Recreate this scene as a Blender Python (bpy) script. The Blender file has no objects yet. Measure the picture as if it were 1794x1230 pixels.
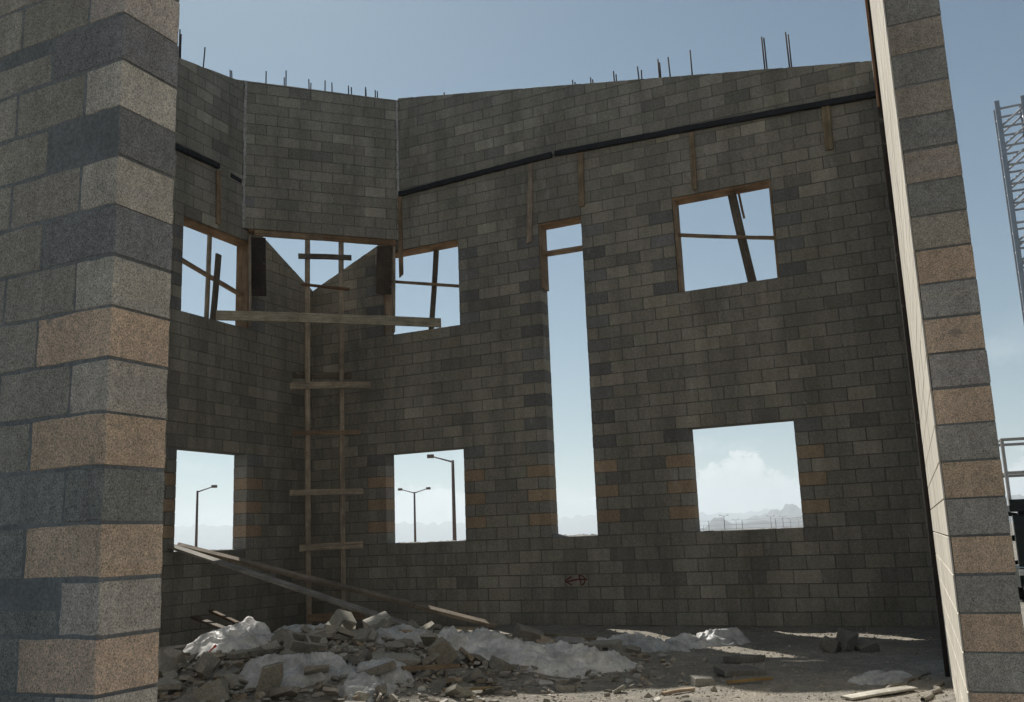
import bpy, bmesh, math, random
from mathutils import Vector, Matrix, noise

rnd = random.Random(11)
S = bpy.context.scene
COL = S.collection
rad = math.radians

# ------------------------------------------------------------------ camera
EYE = 1.404
FPX, PITCH, ROLL, TH = 1623.6, 0.18616, 0.0384, 0.43314
PPX, PPY, IW, IH = 901.0, 640.0, 1794.0, 1230.0
_c, _s, _cp, _sp = math.cos(ROLL), math.sin(ROLL), math.cos(PITCH), math.sin(PITCH)
def _pitch(v): return Vector((v[0], v[1]*_cp - v[2]*_sp, v[1]*_sp + v[2]*_cp))
CR, CU, CF = _pitch((_c, 0, -_s)), _pitch((_s, 0, _c)), _pitch((0, 1, 0))
cam_data = bpy.data.cameras.new('camera')
cam = bpy.data.objects.new('camera', cam_data); COL.objects.link(cam)
m = Matrix.Identity(4)
for i in range(3):
    m[i][0], m[i][1], m[i][2] = CR[i], CU[i], -CF[i]
m[2][3] = EYE
cam.matrix_world = m
cam_data.sensor_fit = 'HORIZONTAL'; cam_data.sensor_width = 36.0
cam_data.lens = FPX/IW*36.0
cam_data.shift_x = -(PPX-IW/2)/IW
cam_data.shift_y = (PPY-IH/2)/IW
cam_data.clip_start = 0.05; cam_data.clip_end = 40000
S.camera = cam
EYEV = Vector((0, 0, EYE))
def to_px(P):
    d = Vector(P)-EYEV
    z = d.dot(CF)
    if z < 0.05: return None
    return PPX+FPX*d.dot(CR)/z, PPY-FPX*d.dot(CU)/z, z

# ------------------------------------------------------------------ sky and sun
SUN_AZ, SUN_EL = rad(-21.7), rad(49.9)
SKY_STRENGTH, SUN_STRENGTH, EXPOSURE = 0.048, 5.0, 0.24
world = bpy.data.worlds.new('World'); S.world = world
world.use_nodes = True
wn, wl = world.node_tree.nodes, world.node_tree.links
for n_ in list(wn): wn.remove(n_)
w_out = wn.new('ShaderNodeOutputWorld'); w_bg = wn.new('ShaderNodeBackground')
sky = wn.new('ShaderNodeTexSky'); sky.sky_type = 'NISHITA'; sky.sun_disc = False
sky.sun_elevation = SUN_EL; sky.sun_rotation = SUN_AZ
sky.altitude = 600; sky.air_density = 1.0; sky.dust_density = 1.0; sky.ozone_density = 0.2
def wmath(op, a, b=None, c=None, clamp=False):
    n = wn.new('ShaderNodeMath'); n.operation = op; n.use_clamp = clamp
    for i, v in enumerate((a, b, c)):
        if v is None: continue
        if isinstance(v, (int, float)): n.inputs[i].default_value = v
        else: wl.new(v, n.inputs[i])
    return n.outputs[0]
w_tc = wn.new('ShaderNodeTexCoord'); w_sep = wn.new('ShaderNodeSeparateXYZ')
wl.new(w_tc.outputs['Generated'], w_sep.inputs[0])
w_az = wmath('MULTIPLY', wmath('ARCTAN2', w_sep.outputs[0], w_sep.outputs[1]), 57.2958)   # degrees clockwise from +Y
w_el = wmath('MULTIPLY', wmath('ARCSINE', w_sep.outputs[2]), 57.2958)
w_cmb = wn.new('ShaderNodeCombineXYZ')
wl.new(w_az, w_cmb.inputs[0]); wl.new(wmath('MULTIPLY', w_el, 1.25), w_cmb.inputs[1])
def wnoise(scale, detail, rough, off=0.0):
    mp = wn.new('ShaderNodeMapping'); mp.inputs['Location'].default_value = (off, off*.37, 0)
    wl.new(w_cmb.outputs[0], mp.inputs[0])
    n = wn.new('ShaderNodeTexNoise'); n.inputs['Scale'].default_value = scale
    n.inputs['Detail'].default_value = detail; n.inputs['Roughness'].default_value = rough
    wl.new(mp.outputs[0], n.inputs[0]); return n.outputs[0]
billow = wnoise(0.5, 8, 0.66)
thin = wnoise(0.16, 5, 0.55, 31.0)
# cumulus tops along the horizon: a rolling profile of heaps, roughened by the billow noise
prof = wmath('ADD', wmath('MULTIPLY', wmath('SINE', wmath('MULTIPLY_ADD', w_az, 0.31, -2.55)), 1.35),
             wmath('MULTIPLY', wmath('SINE', wmath('MULTIPLY_ADD', w_az, 0.83, 3.0)), 0.65))
cl_top = wmath('ADD', wmath('ADD', prof, 2.7), wmath('MULTIPLY_ADD', billow, 7.5, -3.75))
edge = wmath('SUBTRACT', cl_top, w_el)
heap_f = wn.new('ShaderNodeMapRange'); heap_f.interpolation_type = 'SMOOTHSTEP'
heap_f.inputs['From Min'].default_value = -0.05; heap_f.inputs['From Max'].default_value = 0.8
wl.new(edge, heap_f.inputs['Value'])
thin_f = wn.new('ShaderNodeMapRange'); thin_f.interpolation_type = 'SMOOTHSTEP'
thin_f.inputs['From Min'].default_value = 0.52; thin_f.inputs['From Max'].default_value = 0.72
thin_f.inputs['To Max'].default_value = 0.5
wl.new(thin, thin_f.inputs['Value'])
band = wn.new('ShaderNodeMapRange'); band.interpolation_type = 'SMOOTHSTEP'
band.inputs['From Min'].default_value = 14; band.inputs['From Max'].default_value = 5
wl.new(w_el, band.inputs['Value'])
cl_f = wmath('MAXIMUM', wmath('MULTIPLY', heap_f.outputs[0], 0.85), wmath('MULTIPLY', thin_f.outputs[0], band.outputs[0]), clamp=True)
cl_shade = wn.new('ShaderNodeMapRange')
cl_shade.inputs['From Min'].default_value = 0.3; cl_shade.inputs['From Max'].default_value = 0.7
cl_shade.inputs['To Min'].default_value = 0.8; cl_shade.inputs['To Max'].default_value = 1.12
wl.new(billow, cl_shade.inputs['Value'])
CLOUD = 16.0
cl_col = wn.new('ShaderNodeVectorMath'); cl_col.operation = 'SCALE'
cl_col.inputs[0].default_value = (CLOUD*0.97, CLOUD*1.0, CLOUD*0.99)
wl.new(cl_shade.outputs[0], cl_col.inputs['Scale'])
w_tint = wn.new('ShaderNodeVectorMath'); w_tint.operation = 'MULTIPLY'
w_tint.inputs[1].default_value = (.74, .965, .98)
wl.new(sky.outputs[0], w_tint.inputs[0])
w_mix = wn.new('ShaderNodeMix'); w_mix.data_type = 'RGBA'
wl.new(cl_f, w_mix.inputs[0]); wl.new(w_tint.outputs[0], w_mix.inputs[6]); wl.new(cl_col.outputs[0], w_mix.inputs[7])
wl.new(w_mix.outputs[2], w_bg.inputs[0]); w_bg.inputs[1].default_value = SKY_STRENGTH
wl.new(w_bg.outputs[0], w_out.inputs[0])

sun_d = bpy.data.lights.new('sun', 'SUN'); sun_d.energy = SUN_STRENGTH; sun_d.angle = rad(0.53)
sun_d.color = (1.0, 0.955, 0.88)
sun = bpy.data.objects.new('sun', sun_d); COL.objects.link(sun)
to_sun = Vector((math.sin(SUN_AZ)*math.cos(SUN_EL), math.cos(SUN_AZ)*math.cos(SUN_EL), math.sin(SUN_EL)))
sun.rotation_euler = to_sun.to_track_quat('Z', 'Y').to_euler(); sun.location = (0, 0, 30)

S.render.engine = 'CYCLES'
S.view_settings.view_transform = 'Standard'; S.view_settings.look = 'None'
S.view_settings.exposure = EXPOSURE; S.view_settings.gamma = 1.0
S.view_settings.use_curve_mapping = False
S.cycles.use_denoising = True
S.cycles.max_bounces = 8; S.cycles.diffuse_bounces = 5; S.cycles.volume_bounces = 1
S.cycles.transparent_max_bounces = 12

# ------------------------------------------------------------------ helpers
def tag(o, label=None, cat=None, group=None, kind=None):
    if label: o['label'] = label
    if cat: o['category'] = cat
    if group: o['group'] = group
    if kind: o['kind'] = kind
    return o
def link(o, parent=None):
    COL.objects.link(o)
    if parent is not None: o.parent = parent
    return o
def thing(name, label, cat, loc=(0, 0, 0), rotz=0.0, group=None):
    o = bpy.data.objects.new(name, None); o.empty_display_size = 0.2
    o.location = loc; o.rotation_euler = (0, 0, rotz)
    link(o); return tag(o, label, cat, group)
def mesh_from(name, verts, faces, mat, smooth=False):
    me = bpy.data.meshes.new(name); me.from_pydata(verts, [], faces); me.update()
    if mat: me.materials.append(mat)
    if smooth: me.polygons.foreach_set('use_smooth', [True]*len(me.polygons))
    return me
def keep_world(o, parent):
    o.parent = parent
    o.matrix_parent_inverse = parent.matrix_basis.inverted()

# ------------------------------------------------------------------ materials
class NT:
    def __init__(self, name):
        self.m = bpy.data.materials.new(name); self.m.use_nodes = True
        self.n, self.l = self.m.node_tree.nodes, self.m.node_tree.links
        self.p = self.n['Principled BSDF']
        self.p.inputs['Specular IOR Level'].default_value = 0.25
    def node(self, t, **kw):
        n = self.n.new(t)
        for k, v in kw.items(): setattr(n, k, v)
        return n
    def noise(self, vec, scale, detail=3, rough=0.6):
        n = self.node('ShaderNodeTexNoise'); n.inputs['Scale'].default_value = scale
        n.inputs['Detail'].default_value = detail; n.inputs['Roughness'].default_value = rough
        if vec: self.l.new(vec, n.inputs['Vector'])
        return n.outputs[0]
    def remap(self, v, a, b, c, d, smooth=False):
        n = self.node('ShaderNodeMapRange')
        if smooth: n.interpolation_type = 'SMOOTHSTEP'
        for k, x in zip(('From Min', 'From Max', 'To Min', 'To Max'), (a, b, c, d)): n.inputs[k].default_value = x
        self.l.new(v, n.inputs['Value']); return n.outputs[0]
    def mul(self, a, b):
        n = self.node('ShaderNodeMath', operation='MULTIPLY'); self.l.new(a, n.inputs[0]); self.l.new(b, n.inputs[1]); return n.outputs[0]
    def scale(self, col, f):
        n = self.node('ShaderNodeVectorMath', operation='SCALE')
        if isinstance(col, tuple): n.inputs[0].default_value = col
        else: self.l.new(col, n.inputs[0])
        self.l.new(f, n.inputs['Scale']); return n.outputs[0]
    def mix(self, f, a, b):
        n = self.node('ShaderNodeMix', data_type='RGBA')
        for i, v in ((0, f), (6, a), (7, b)):
            if isinstance(v, tuple): n.inputs[i].default_value = (*v, 1)
            elif isinstance(v, (int, float)): n.inputs[i].default_value = v
            else: self.l.new(v, n.inputs[i])
        return n.outputs[2]
    def bump(self, h, strength, dist):
        n = self.node('ShaderNodeBump'); n.inputs['Strength'].default_value = strength
        n.inputs['Distance'].default_value = dist; self.l.new(h, n.inputs['Height'])
        self.l.new(n.outputs[0], self.p.inputs['Normal'])
    def color(self, c): self.l.new(c, self.p.inputs['Base Color'])
    def rough(self, v): self.p.inputs['Roughness'].default_value = v
    def objcol(self): return self.node('ShaderNodeObjectInfo').outputs['Color']
    def pos(self): return self.node('ShaderNodeNewGeometry').outputs['Position']
    def objco(self): return self.node('ShaderNodeTexCoord').outputs['Object']

def block_material(name, attr):
    t = NT(name); P = t.pos()
    if attr:
        a = t.node('ShaderNodeAttribute'); a.attribute_name = 'Col'; c = a.outputs['Color']
    else: c = t.objcol()
    fine = t.noise(P, 150, 4, 0.8); med = t.noise(P, 28, 3, 0.6); mpz = t.node('ShaderNodeMapping'); mpz.inputs['Scale'].default_value = (1.5, 1.5, .35); t.l.new(P, mpz.inputs[0]); big = t.noise(mpz.outputs[0], 1.3, 6, 0.68)
    f = t.mul(t.mul(t.remap(fine, .32, .68, .35, 1.65), t.remap(med, .3, .7, .84, 1.16)), t.remap(big, .33, .68, .68, 1.16))
    pits = t.node('ShaderNodeTexVoronoi'); pits.inputs['Scale'].default_value = 80; t.l.new(P, pits.inputs['Vector'])
    f = t.mul(f, t.remap(pits.outputs['Distance'], .1, .32, .5, 1.06))
    smear = t.remap(t.noise(P, 5.5, 4, .7), .63, .74, 0, .55, True)      # mortar smeared over the faces
    bloom = t.remap(t.noise(mpz.outputs[0], 3.4, 6, .75), .58, .72, 0, .42, True)
    c2 = t.mix(bloom, t.mix(smear, t.scale(c, f), (.19, .187, .175)), (.42, .41, .38))
    t.color(c2); t.rough(.95)
    t.bump(t.mul(fine, t.remap(pits.outputs['Distance'], .05, .3, .4, 1)), .55, .006)
    return t.m
M_BLOCK = block_material('concrete_block', False)
M_BLOCK_ATTR = block_material('concrete_block_far', True)
def mortar_material(name, col):
    t = NT(name); P = t.pos()
    f = t.mul(t.remap(t.noise(P, 60, 4, .7), .3, .7, .7, 1.3), t.remap(t.noise(P, 3, 3), .3, .7, .75, 1.2))
    t.color(t.scale(col, f)); t.rough(.97); t.bump(t.noise(P, 90, 4, .7), .6, .006); return t.m
M_MORTAR = mortar_material('mortar', (.12, .117, .105)); M_MORTAR_NEAR = mortar_material('pale_grey_mortar', (.235, .235, .225))
def wood_material(name):
    t = NT(name); O = t.objco()
    mp = t.node('ShaderNodeMapping'); mp.inputs['Scale'].default_value = (1.2, 26, 26); t.l.new(O, mp.inputs[0])
    inf = t.node('ShaderNodeObjectInfo')
    off = t.node('ShaderNodeVectorMath', operation='ADD'); t.l.new(mp.outputs[0], off.inputs[0])
    rs = t.node('ShaderNodeMath', operation='MULTIPLY'); rs.inputs[1].default_value = 50; t.l.new(inf.outputs['Random'], rs.inputs[0])
    t.l.new(rs.outputs[0], off.inputs[1])
    g = t.noise(off.outputs[0], 1.6, 6, .7); P = t.pos()
    f = t.mul(t.mul(t.remap(g, .3, .7, .55, 1.4), t.remap(t.noise(P, 3.0, 4, .65), .35, .65, .65, 1.2)), t.remap(t.noise(P, 45, 3), .3, .7, .85, 1.15))
    t.color(t.mix(t.remap(t.noise(P, 9, 5, .75), .6, .7, 0, .55, True), t.scale(inf.outputs['Color'], f), (.25, .24, .22))); t.rough(.82); t.bump(g, .35, .004); return t.m
M_WOOD = wood_material('weathered_timber')
def plain(name, col, rough=.7, metal=0.0, var=.25, scale=30):
    t = NT(name); P = t.pos()
    f = t.mul(t.remap(t.noise(P, scale, 4, .65), .3, .7, 1-var, 1+var), t.remap(t.noise(P, scale*.08, 3), .3, .7, 1-var*.5, 1+var*.5))
    t.color(t.scale(col, f)); t.rough(rough); t.p.inputs['Metallic'].default_value = metal; return t.m
M_REBAR = plain('rusty_rebar', (.05, .038, .034), .8)
M_STEEL_DARK = plain('black_coated_steel', (.018, .019, .021), .55, .2, .4, 14)
M_GALV = plain('galvanised_steel', (.36, .38, .41), .45, .6, .15)
M_POLE = plain('brown_lamp_pole', (.16, .11, .09), .6)
M_WHITE = plain('white_painted_steel', (.62, .6, .57), .5, 0, .15)
M_RAIL = plain('grey_painted_rail', (.42, .41, .4), .5, 0, .15)
M_DARKPAINT = plain('dark_green_machine_paint', (.012, .018, .016), .4, 0, .3)
M_GREEN = plain('green_hydraulics', (.03, .09, .05), .4, 0, .3)
M_TYRE = plain('rubber', (.02, .02, .02), .9)
M_RED = plain('red_spray_paint', (.105, .03, .028), .9, 0, .4, 120)
M_REDTAG = plain('red_plastic', (.45, .03, .015), .5)
M_CABLE = plain('dusty_cable', (.22, .2, .17), .9)
def plastic_material(name, col, trans):
    t = NT(name); P = t.pos()
    f = t.mul(t.remap(t.noise(P, 6, 5, .7), .32, .68, .55, 1.15), t.remap(t.noise(P, 40, 4, .7), .3, .7, .8, 1.12))
    c = t.scale(col, f); t.color(c); t.rough(.42)
    tr = t.node('ShaderNodeBsdfTranslucent'); t.l.new(c, tr.inputs[0])
    mx = t.node('ShaderNodeMixShader'); mx.inputs[0].default_value = trans
    t.l.new(t.p.outputs[0], mx.inputs[1]); t.l.new(tr.outputs[0], mx.inputs[2])
    t.l.new(mx.outputs[0], t.n['Material Output'].inputs[0])
    t.bump(t.noise(P, 14, 4, .65), .35, .03); return t.m
M_PLASTIC = plastic_material('white_plastic_film', (.82, .8, .76), .2)
M_PLASTIC_BLUE = plastic_material('bluish_plastic_film', (.6, .6, .59), .2)
def ground_material():
    t = NT('gravelly_dirt'); P = t.pos()
    f = t.mul(t.mul(t.remap(t.noise(P, 55, 5, .75), .3, .7, .55, 1.45), t.remap(t.noise(P, 7, 4, .65), .3, .7, .78, 1.2)), t.remap(t.noise(P, .5, 4, .6), .35, .65, .85, 1.12))
    v = t.node('ShaderNodeTexVoronoi'); v.inputs['Scale'].default_value = 34; t.l.new(P, v.inputs['Vector'])
    t.color(t.scale(t.mix(t.remap(t.noise(P, 2.2, 3), .4, .6, 0, 1), (.295, .265, .22), (.235, .22, .19)), f))
    t.rough(.97); t.bump(t.mul(v.outputs['Distance'], t.noise(P, 60, 4, .7)), .9, .03); return t.m
M_GROUND = ground_material()
M_STONE = plain('gravel_stone', (.3, .27, .22), .95, 0, .45, 25)
M_HILL = plain('desert_hillside', (.13, .125, .125), .95, 0, .35, .01)

# ------------------------------------------------------------------ terrain
def H(x, y):
    h = .035*noise.noise(Vector((x*.9, y*.9, 1.7))) + .022*noise.noise(Vector((x*2.7, y*2.7, 5.1))) + .012*noise.noise(Vector((x*8, y*8, 9.4)))
    for cx_, cy_, a, sx, sy in HEAP:
        h += a*math.exp(-((x-cx_)/sx)**2-((y-cy_)/sy)**2)
    return h
HEAP = [(-2.7, 10.9, .30, 1.3, 1.5), (-1.3, 10.9, .25, 1.1, 1.6), (.2, 11.2, .12, 1.1, 1.2), (-3.5, 9.4, .2, 1.0, 1.1), (-1.9, 9.0, .14, 1.3, .9),
        (4.1, 8.3, .09, .5, .8)]
def spaced(lo, hi, step, far, grow=1.35):
    c = [lo+step*i for i in range(int((hi-lo)/step)+1)]
    left, s = [], step
    x = c[0]
    while x > -far:
        s *= grow; x -= s; left.append(x)
    right, s = [], step
    x = c[-1]
    while x < far:
        s *= grow; x += s; right.append(x)
    return left[::-1]+c+right
gx, gy = spaced(-6.2, 5.6, .075, 10500), spaced(6.6, 16.2, .075, 10500)
gv = []
for y in gy:
    for x in gx:
        near = abs(x) < 40 and abs(y) < 60
        gv.append((x, y, H(x, y) if near else 0.0))
W_ = len(gx)
gf = [(j*W_+i, j*W_+i+1, (j+1)*W_+i+1, (j+1)*W_+i) for j in range(len(gy)-1) for i in range(W_-1)]
ground = link(bpy.data.objects.new('ground', mesh_from('ground', gv, gf, M_GROUND, True)))
tag(ground, 'gravelly grey brown dirt ground', None, None, 'structure')

def ridge(name, label, az0, az1, dist, depth, elfn, step=.2, seed=0.0):
    verts, faces, rows = [], [], 15
    n = int((az1-az0)/step)+1
    for i in range(n):
        a = az0+i*step
        top = math.tan(rad(max(elfn(a), .02)))*(dist+depth*.5)
        for r in range(rows):
            q = r/(rows-1)
            d = dist+depth*q
            e = math.sin(math.pi*q)**.8
            nn = noise.fractal(Vector((a*1.7+seed, q*4, seed)), .9, 2.1, 6)
            h = top*e*(1+.28*nn*(1-abs(2*q-1)**3)) if 0 < r < rows-1 else -2
            verts.append((d*math.sin(rad(a)), d*math.cos(rad(a)), h))
    for i in range(n-1):
        for r in range(rows-1):
            k = i*rows+r; faces.append((k, k+rows, k+rows+1, k+1))
    o = link(bpy.data.objects.new(name, mesh_from(name, verts, faces, M_HILL, True)))
    return tag(o, label, None, None, 'structure')
def fade(a, lo, hi, w): return max(0, min(1, (a-lo)/w))*max(0, min(1, (hi-a)/w))
ridge('mountains', 'far pale blue desert mountain range on the horizon', -75, 75, 8200, 1500,
      lambda a: 1.12+.30*noise.noise(Vector((a*.16, 3.3, 0)))+.13*noise.noise(Vector((a*.8, 7.3, 0)))+(.28 if -24 < a < -14 else 0), seed=2.0)
ridge('hills', 'nearer grey blue desert hills seen through the lower right window', 8.0, 60, 4300, 1100,
      lambda a: fade(a, 8.0, 60, 5)*(.55+.75*max(0, min(1, (a-12.8)/3.2))+.16*noise.noise(Vector((a*.9, 1.3, 4)))), step=.12, seed=6.0)
ridge('foothills', 'low greyish foothills with a small peak beyond the lower right window', 9.5, 48, 2700, 500,
      lambda a: fade(a, 9.5, 48, 2)*(.46+.42*math.exp(-((a-11.9)/.45)**2)+.25*max(0, min(1, (a-13)/4))+.1*noise.noise(Vector((a*1.3, 5.3, 2)))), step=.09, seed=9.0)

# ------------------------------------------------------------------ block walls
BL, C = .4064, .2032
VZ = 7*C                      # height of the window sills: course 0
DR = Vector((math.cos(TH), -math.sin(TH), 0)); NR = Vector((math.sin(TH), math.cos(TH), 0))
DL = Vector((-math.sin(TH), -math.cos(TH), 0)); NL = -DR
O_R = Vector((.51589, 15.72968, 0))
CORNER = O_R-DR*(12.0973*BL)
THICK = .295

def inset(poly, c):
    out, n = [], len(poly)
    for i in range(n):
        p, q, r = Vector(poly[i-1]), Vector(poly[i]), Vector(poly[(i+1) % n])
        e1, e2 = (q-p).normalized(), (r-q).normalized()
        n1, n2 = Vector((-e1.y, e1.x)), Vector((-e2.y, e2.x))
        k = n1+n2
        k = k/max(k.length_squared/2, .3)
        out.append(tuple(q+k*c))
    return out
def prism(poly, T, c, y0=0.0):
    n = len(poly); ip = inset(poly, c)
    v = [(p[0], y0, p[1]) for p in ip]+[(p[0], y0+c, p[1]) for p in poly]+[(p[0], y0+T-c, p[1]) for p in poly]+[(p[0], y0+T, p[1]) for p in ip]
    f = [tuple(range(n))]
    for k in range(3):
        for i in range(n):
            j = (i+1) % n
            f.append((k*n+j, k*n+i, (k+1)*n+i, (k+1)*n+j))
    f.append(tuple(reversed(range(3*n, 4*n))))
    return v, f
def rough_poly(poly, seg, jit, r):
    out = []
    for i in range(len(poly)):
        a, b = Vector(poly[i]), Vector(poly[(i+1) % len(poly)])
        for k in range(seg):
            p = a.lerp(b, k/seg)
            j = jit*(.6 if k == 0 else 1)
            out.append((p.x+r.uniform(-j, j), p.y+r.uniform(-j, j)))
    return out
_cache = {}
def vary(c, r, amt=.13):
    k = 1+r.uniform(-amt, amt)
    return tuple(x*k*(1+r.uniform(-.015, .015)) for x in c)

class Wall:
    def __init__(self, name, label, P0, du, n, ua, ub, v0, v1, openings, top, colfn, seed, near=False, limit=300, recess=.006, visible=None, shift=0.0, zoff=VZ, T=THICK, breaks=()):
        self.P0, self.du, self.n, self.zoff, self.T = P0, du, n, zoff, T
        r = random.Random(seed); JT = .0065 if near else .0058
        root = bpy.data.objects.new(name, None); root.empty_display_size = .3
        mw = Matrix.Identity(4)
        for i in range(3): mw[i][0], mw[i][1], mw[i][2], mw[i][3] = du[i], n[i], (0, 0, 1)[i], P0[i]
        root.matrix_world = mw; link(root); tag(root, label, 'wall'); self.root = root
        pieces, mv, mf = [], [], []
        for j in range(v0, v1):
            base = (0.0 if j % 2 else .5)+shift
            cuts = [o for o in openings if o[2] <= j < o[3]]
            def solid(a, b):
                segs, e = [], sorted([a, b]+[k_ for k_ in breaks if a < k_ < b and j >= 24])
                segs = list(zip(e[:-1], e[1:]))
                for o in cuts:
                    nx = []
                    for (p, q) in segs:
                        if o[1] <= p or o[0] >= q: nx.append((p, q)); continue
                        if o[0] > p: nx.append((p, o[0]))
                        if o[1] < q: nx.append((o[1], q))
                    segs = nx
                return segs
            jambs = {round(e, 4) for o in cuts for e in o[:2]} | {round(ua, 4), round(ub, 4)}
            k = math.floor(ua-base)-1
            while k+base < ub:
                for (a, b) in solid(max(k+base, ua), min(k+base+1, ub)):
                    if b-a < .05: continue
                    ga = 0 if round(a, 4) in jambs else JT
                    gb = 0 if round(b, 4) in jambs else JT
                    x0, x1 = a*BL+ga, b*BL-gb
                    z0, z1 = zoff+j*C+JT, zoff+(j+1)*C-JT
                    ta, tb = zoff+top(a+1e-4)*C, zoff+top(b-1e-4)*C
                    if max(ta, tb) < z0+.02: continue
                    if min(ta, tb) >= z1: poly, rect = [(x0, z0), (x1, z0), (x1, z1), (x0, z1)], True
                    else:
                        rect = False; poly = [(x0, z0), (x1, z0)]
                        full = [(x0, z0), (x1, z0), (x1, z1), (x0, z1)]
                        def dst(p): return ta+(tb-ta)*(p[0]-x0)/(x1-x0)-p[1]
                        poly = []
                        for i in range(4):
                            p, q = full[i], full[(i+1) % 4]
                            dp, dq = dst(p), dst(q)
                            if dp >= 0: poly.append(p)
                            if dp*dq < 0:
                                t = dp/(dp-dq); poly.append((p[0]+(q[0]-p[0])*t, p[1]+(q[1]-p[1])*t))
                        if len(poly) < 3: continue
                    col = colfn(a, b, j, r)
                    cxm = sum(p[0] for p in poly)/len(poly); czm = sum(p[1] for p in poly)/len(poly)
                    wp = P0+du*cxm+Vector((0, 0, czm))
                    px = to_px(wp); score = -1
                    if px and -30 < px[0] < IW+30 and -30 < px[1] < IH+30 and (visible is None or visible(px[0], px[1])): score = 1/px[2]
                    pieces.append((score, poly, rect, col, cxm, czm))
                k += 1
            for (a, b) in solid(ua, ub):
                x0, x1 = a*BL+.007, b*BL-.007
                z0, z1 = zoff+j*C, zoff+(j+1)*C
                nseg = max(1, int(b-a)) if min(top(a+1e-3), top(b-1e-3)) > j+1 else max(1, int((b-a)*10))
                for s_ in range(nseg):
                    xa, xb = x0+(x1-x0)*s_/nseg, x0+(x1-x0)*(s_+1)/nseg
                    ha, hb = min(z1, zoff+top(xa/BL+1e-3)*C-.008), min(z1, zoff+top(xb/BL-1e-3)*C-.008)
                    if max(ha, hb) <= z0+.002: continue
                    ha, hb = max(ha, z0+.001), max(hb, z0+.001)
                    i0 = len(mv)
                    for yy in (recess, T-recess): mv += [(xa, yy, z0), (xb, yy, z0), (xb, yy, hb), (xa, yy, ha)]
                    mf += [(i0, i0+1, i0+2, i0+3), (i0+7, i0+6, i0+5, i0+4), (i0+1, i0, i0+4, i0+5), (i0+2, i0+1, i0+5, i0+6), (i0+3, i0+2, i0+6, i0+7), (i0, i0+3, i0+7, i0+4)]
        link(bpy.data.objects.new('mortar', mesh_from('mortar', mv, mf, M_MORTAR_NEAR if near else M_MORTAR)), root)
        pieces.sort(key=lambda p: -p[0])
        sv, sf, sc = [], [], []
        for idx, (score, poly, rect, col, cxm, czm) in enumerate(pieces):
            if idx < limit and score > 0:
                loc = (cxm+r.uniform(-.0015, .0015), r.uniform(-.0022, .0022), czm+r.uniform(-.0018, .0018))
                if rect:
                    w, h = poly[1][0]-poly[0][0], poly[2][1]-poly[1][1]
                    key = (round(w, 3), round(h, 3), T, r.randrange(12) if near else 0)
                    me = _cache.get(key)
                    if me is None:
                        pl = [(-w/2, -h/2), (w/2, -h/2), (w/2, h/2), (-w/2, h/2)]
                        if near: pl = rough_poly(pl, 4, .0042, r)
                        v, f = prism(pl, T, .0035 if near else .004)
                        me = mesh_from('block', v, f, M_BLOCK); _cache[key] = me
                else:
                    v, f = prism([(p[0]-cxm, p[1]-czm) for p in poly], T, .004)
                    me = mesh_from('block', v, f, M_BLOCK)
                o = bpy.data.objects.new('block', me); o.location = loc
                o.rotation_euler = (r.uniform(-.002, .002), r.uniform(-.005, .005), 0)
                o.color = (*col, 1); link(o, root)
            else:
                jx, jz = r.uniform(-.002, .002), r.uniform(-.0018, .0018); v, f = prism([(p[0]+jx, p[1]+jz) for p in poly], T, .004, r.uniform(-.0022, .0022)); i0 = len(sv)
                sv += v; sf += [tuple(i+i0 for i in q) for q in f]; sc += [col]*sum(len(q) for q in f)
        if sv:
            me = mesh_from('blockwork', sv, sf, M_BLOCK_ATTR)
            ca = me.color_attributes.new('Col', 'FLOAT_COLOR', 'CORNER')
            ca.data.foreach_set('color', [x for c in sc for x in (*c, 1)])
            o = link(bpy.data.objects.new('blockwork', me), root); tag(o, None, None, None, 'stuff')
    def at(self, u, v, n=0.0): return self.P0+self.du*(u*BL)+self.n*n+Vector((0, 0, self.zoff+v*C))

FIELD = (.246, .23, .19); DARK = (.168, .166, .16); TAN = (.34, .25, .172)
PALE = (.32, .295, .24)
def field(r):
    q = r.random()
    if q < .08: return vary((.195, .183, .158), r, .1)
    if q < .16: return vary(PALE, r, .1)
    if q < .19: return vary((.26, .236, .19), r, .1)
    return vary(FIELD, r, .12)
def quoins(openings, extra=()):
    def fn(a, b, j, r):
        for (o0, o1, oa, ob) in openings:
            if oa <= j < ob and (abs(b-o0) < .01 or abs(a-o1) < .01):
                if j % 2:
                    return vary(TAN, r, .1) if j in (1, 3, 5) else vary(DARK, r, .2)
                return vary((.25, .235, .205) if j < 7 else FIELD, r, .14)
        for (e0, e1, va, vb) in extra:
            if a >= e0-.01 and b <= e1+.01 and va <= j < vb and j % 2: return vary(TAN, r, .1)
        return field(r)
    return fn
R_OPEN = [(6, 10, 0, 8), (-8, -4, 0, 8), (0, 2, 0, 27), (6, 10, 19, 27), (-8, -4, 19, 27)]
def r_top(u):
    if u <= -7.08: return 24.55+max(u+12.1, 0)*.885
    return 42.35-.352*(u+7.08)
wall_r = Wall('right_block_wall', 'tall shaded grey block wall with a tall slot opening and four window openings', O_R, DR, NR, -12.0973-.715, 15.0, -8, 44,
              R_OPEN, r_top, quoins(R_OPEN, [(14.4, 15.0, 15, 21)]), 3, breaks=(-7.08, -12.0973))
# left wall: u runs toward the corner, u = -L
L_OPEN = [(-8.5, -4.5, 0, 8), (-8.5, -4.5, 19, 27)]
def l_top(u):
    L = -u
    if L <= 5.07: return 24.6+L*.93
    return 41.95-.352*(L-5.07)
wall_l = Wall('left_block_wall', 'shaded grey block wall meeting the corner, lamp post visible through its lower window', CORNER, -DL, NL, -16.0, -.003, -8, 43,
              L_OPEN, l_top, quoins(L_OPEN), 5, visible=lambda x, y: x > 285, shift=.5, breaks=(-5.07,))
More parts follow.
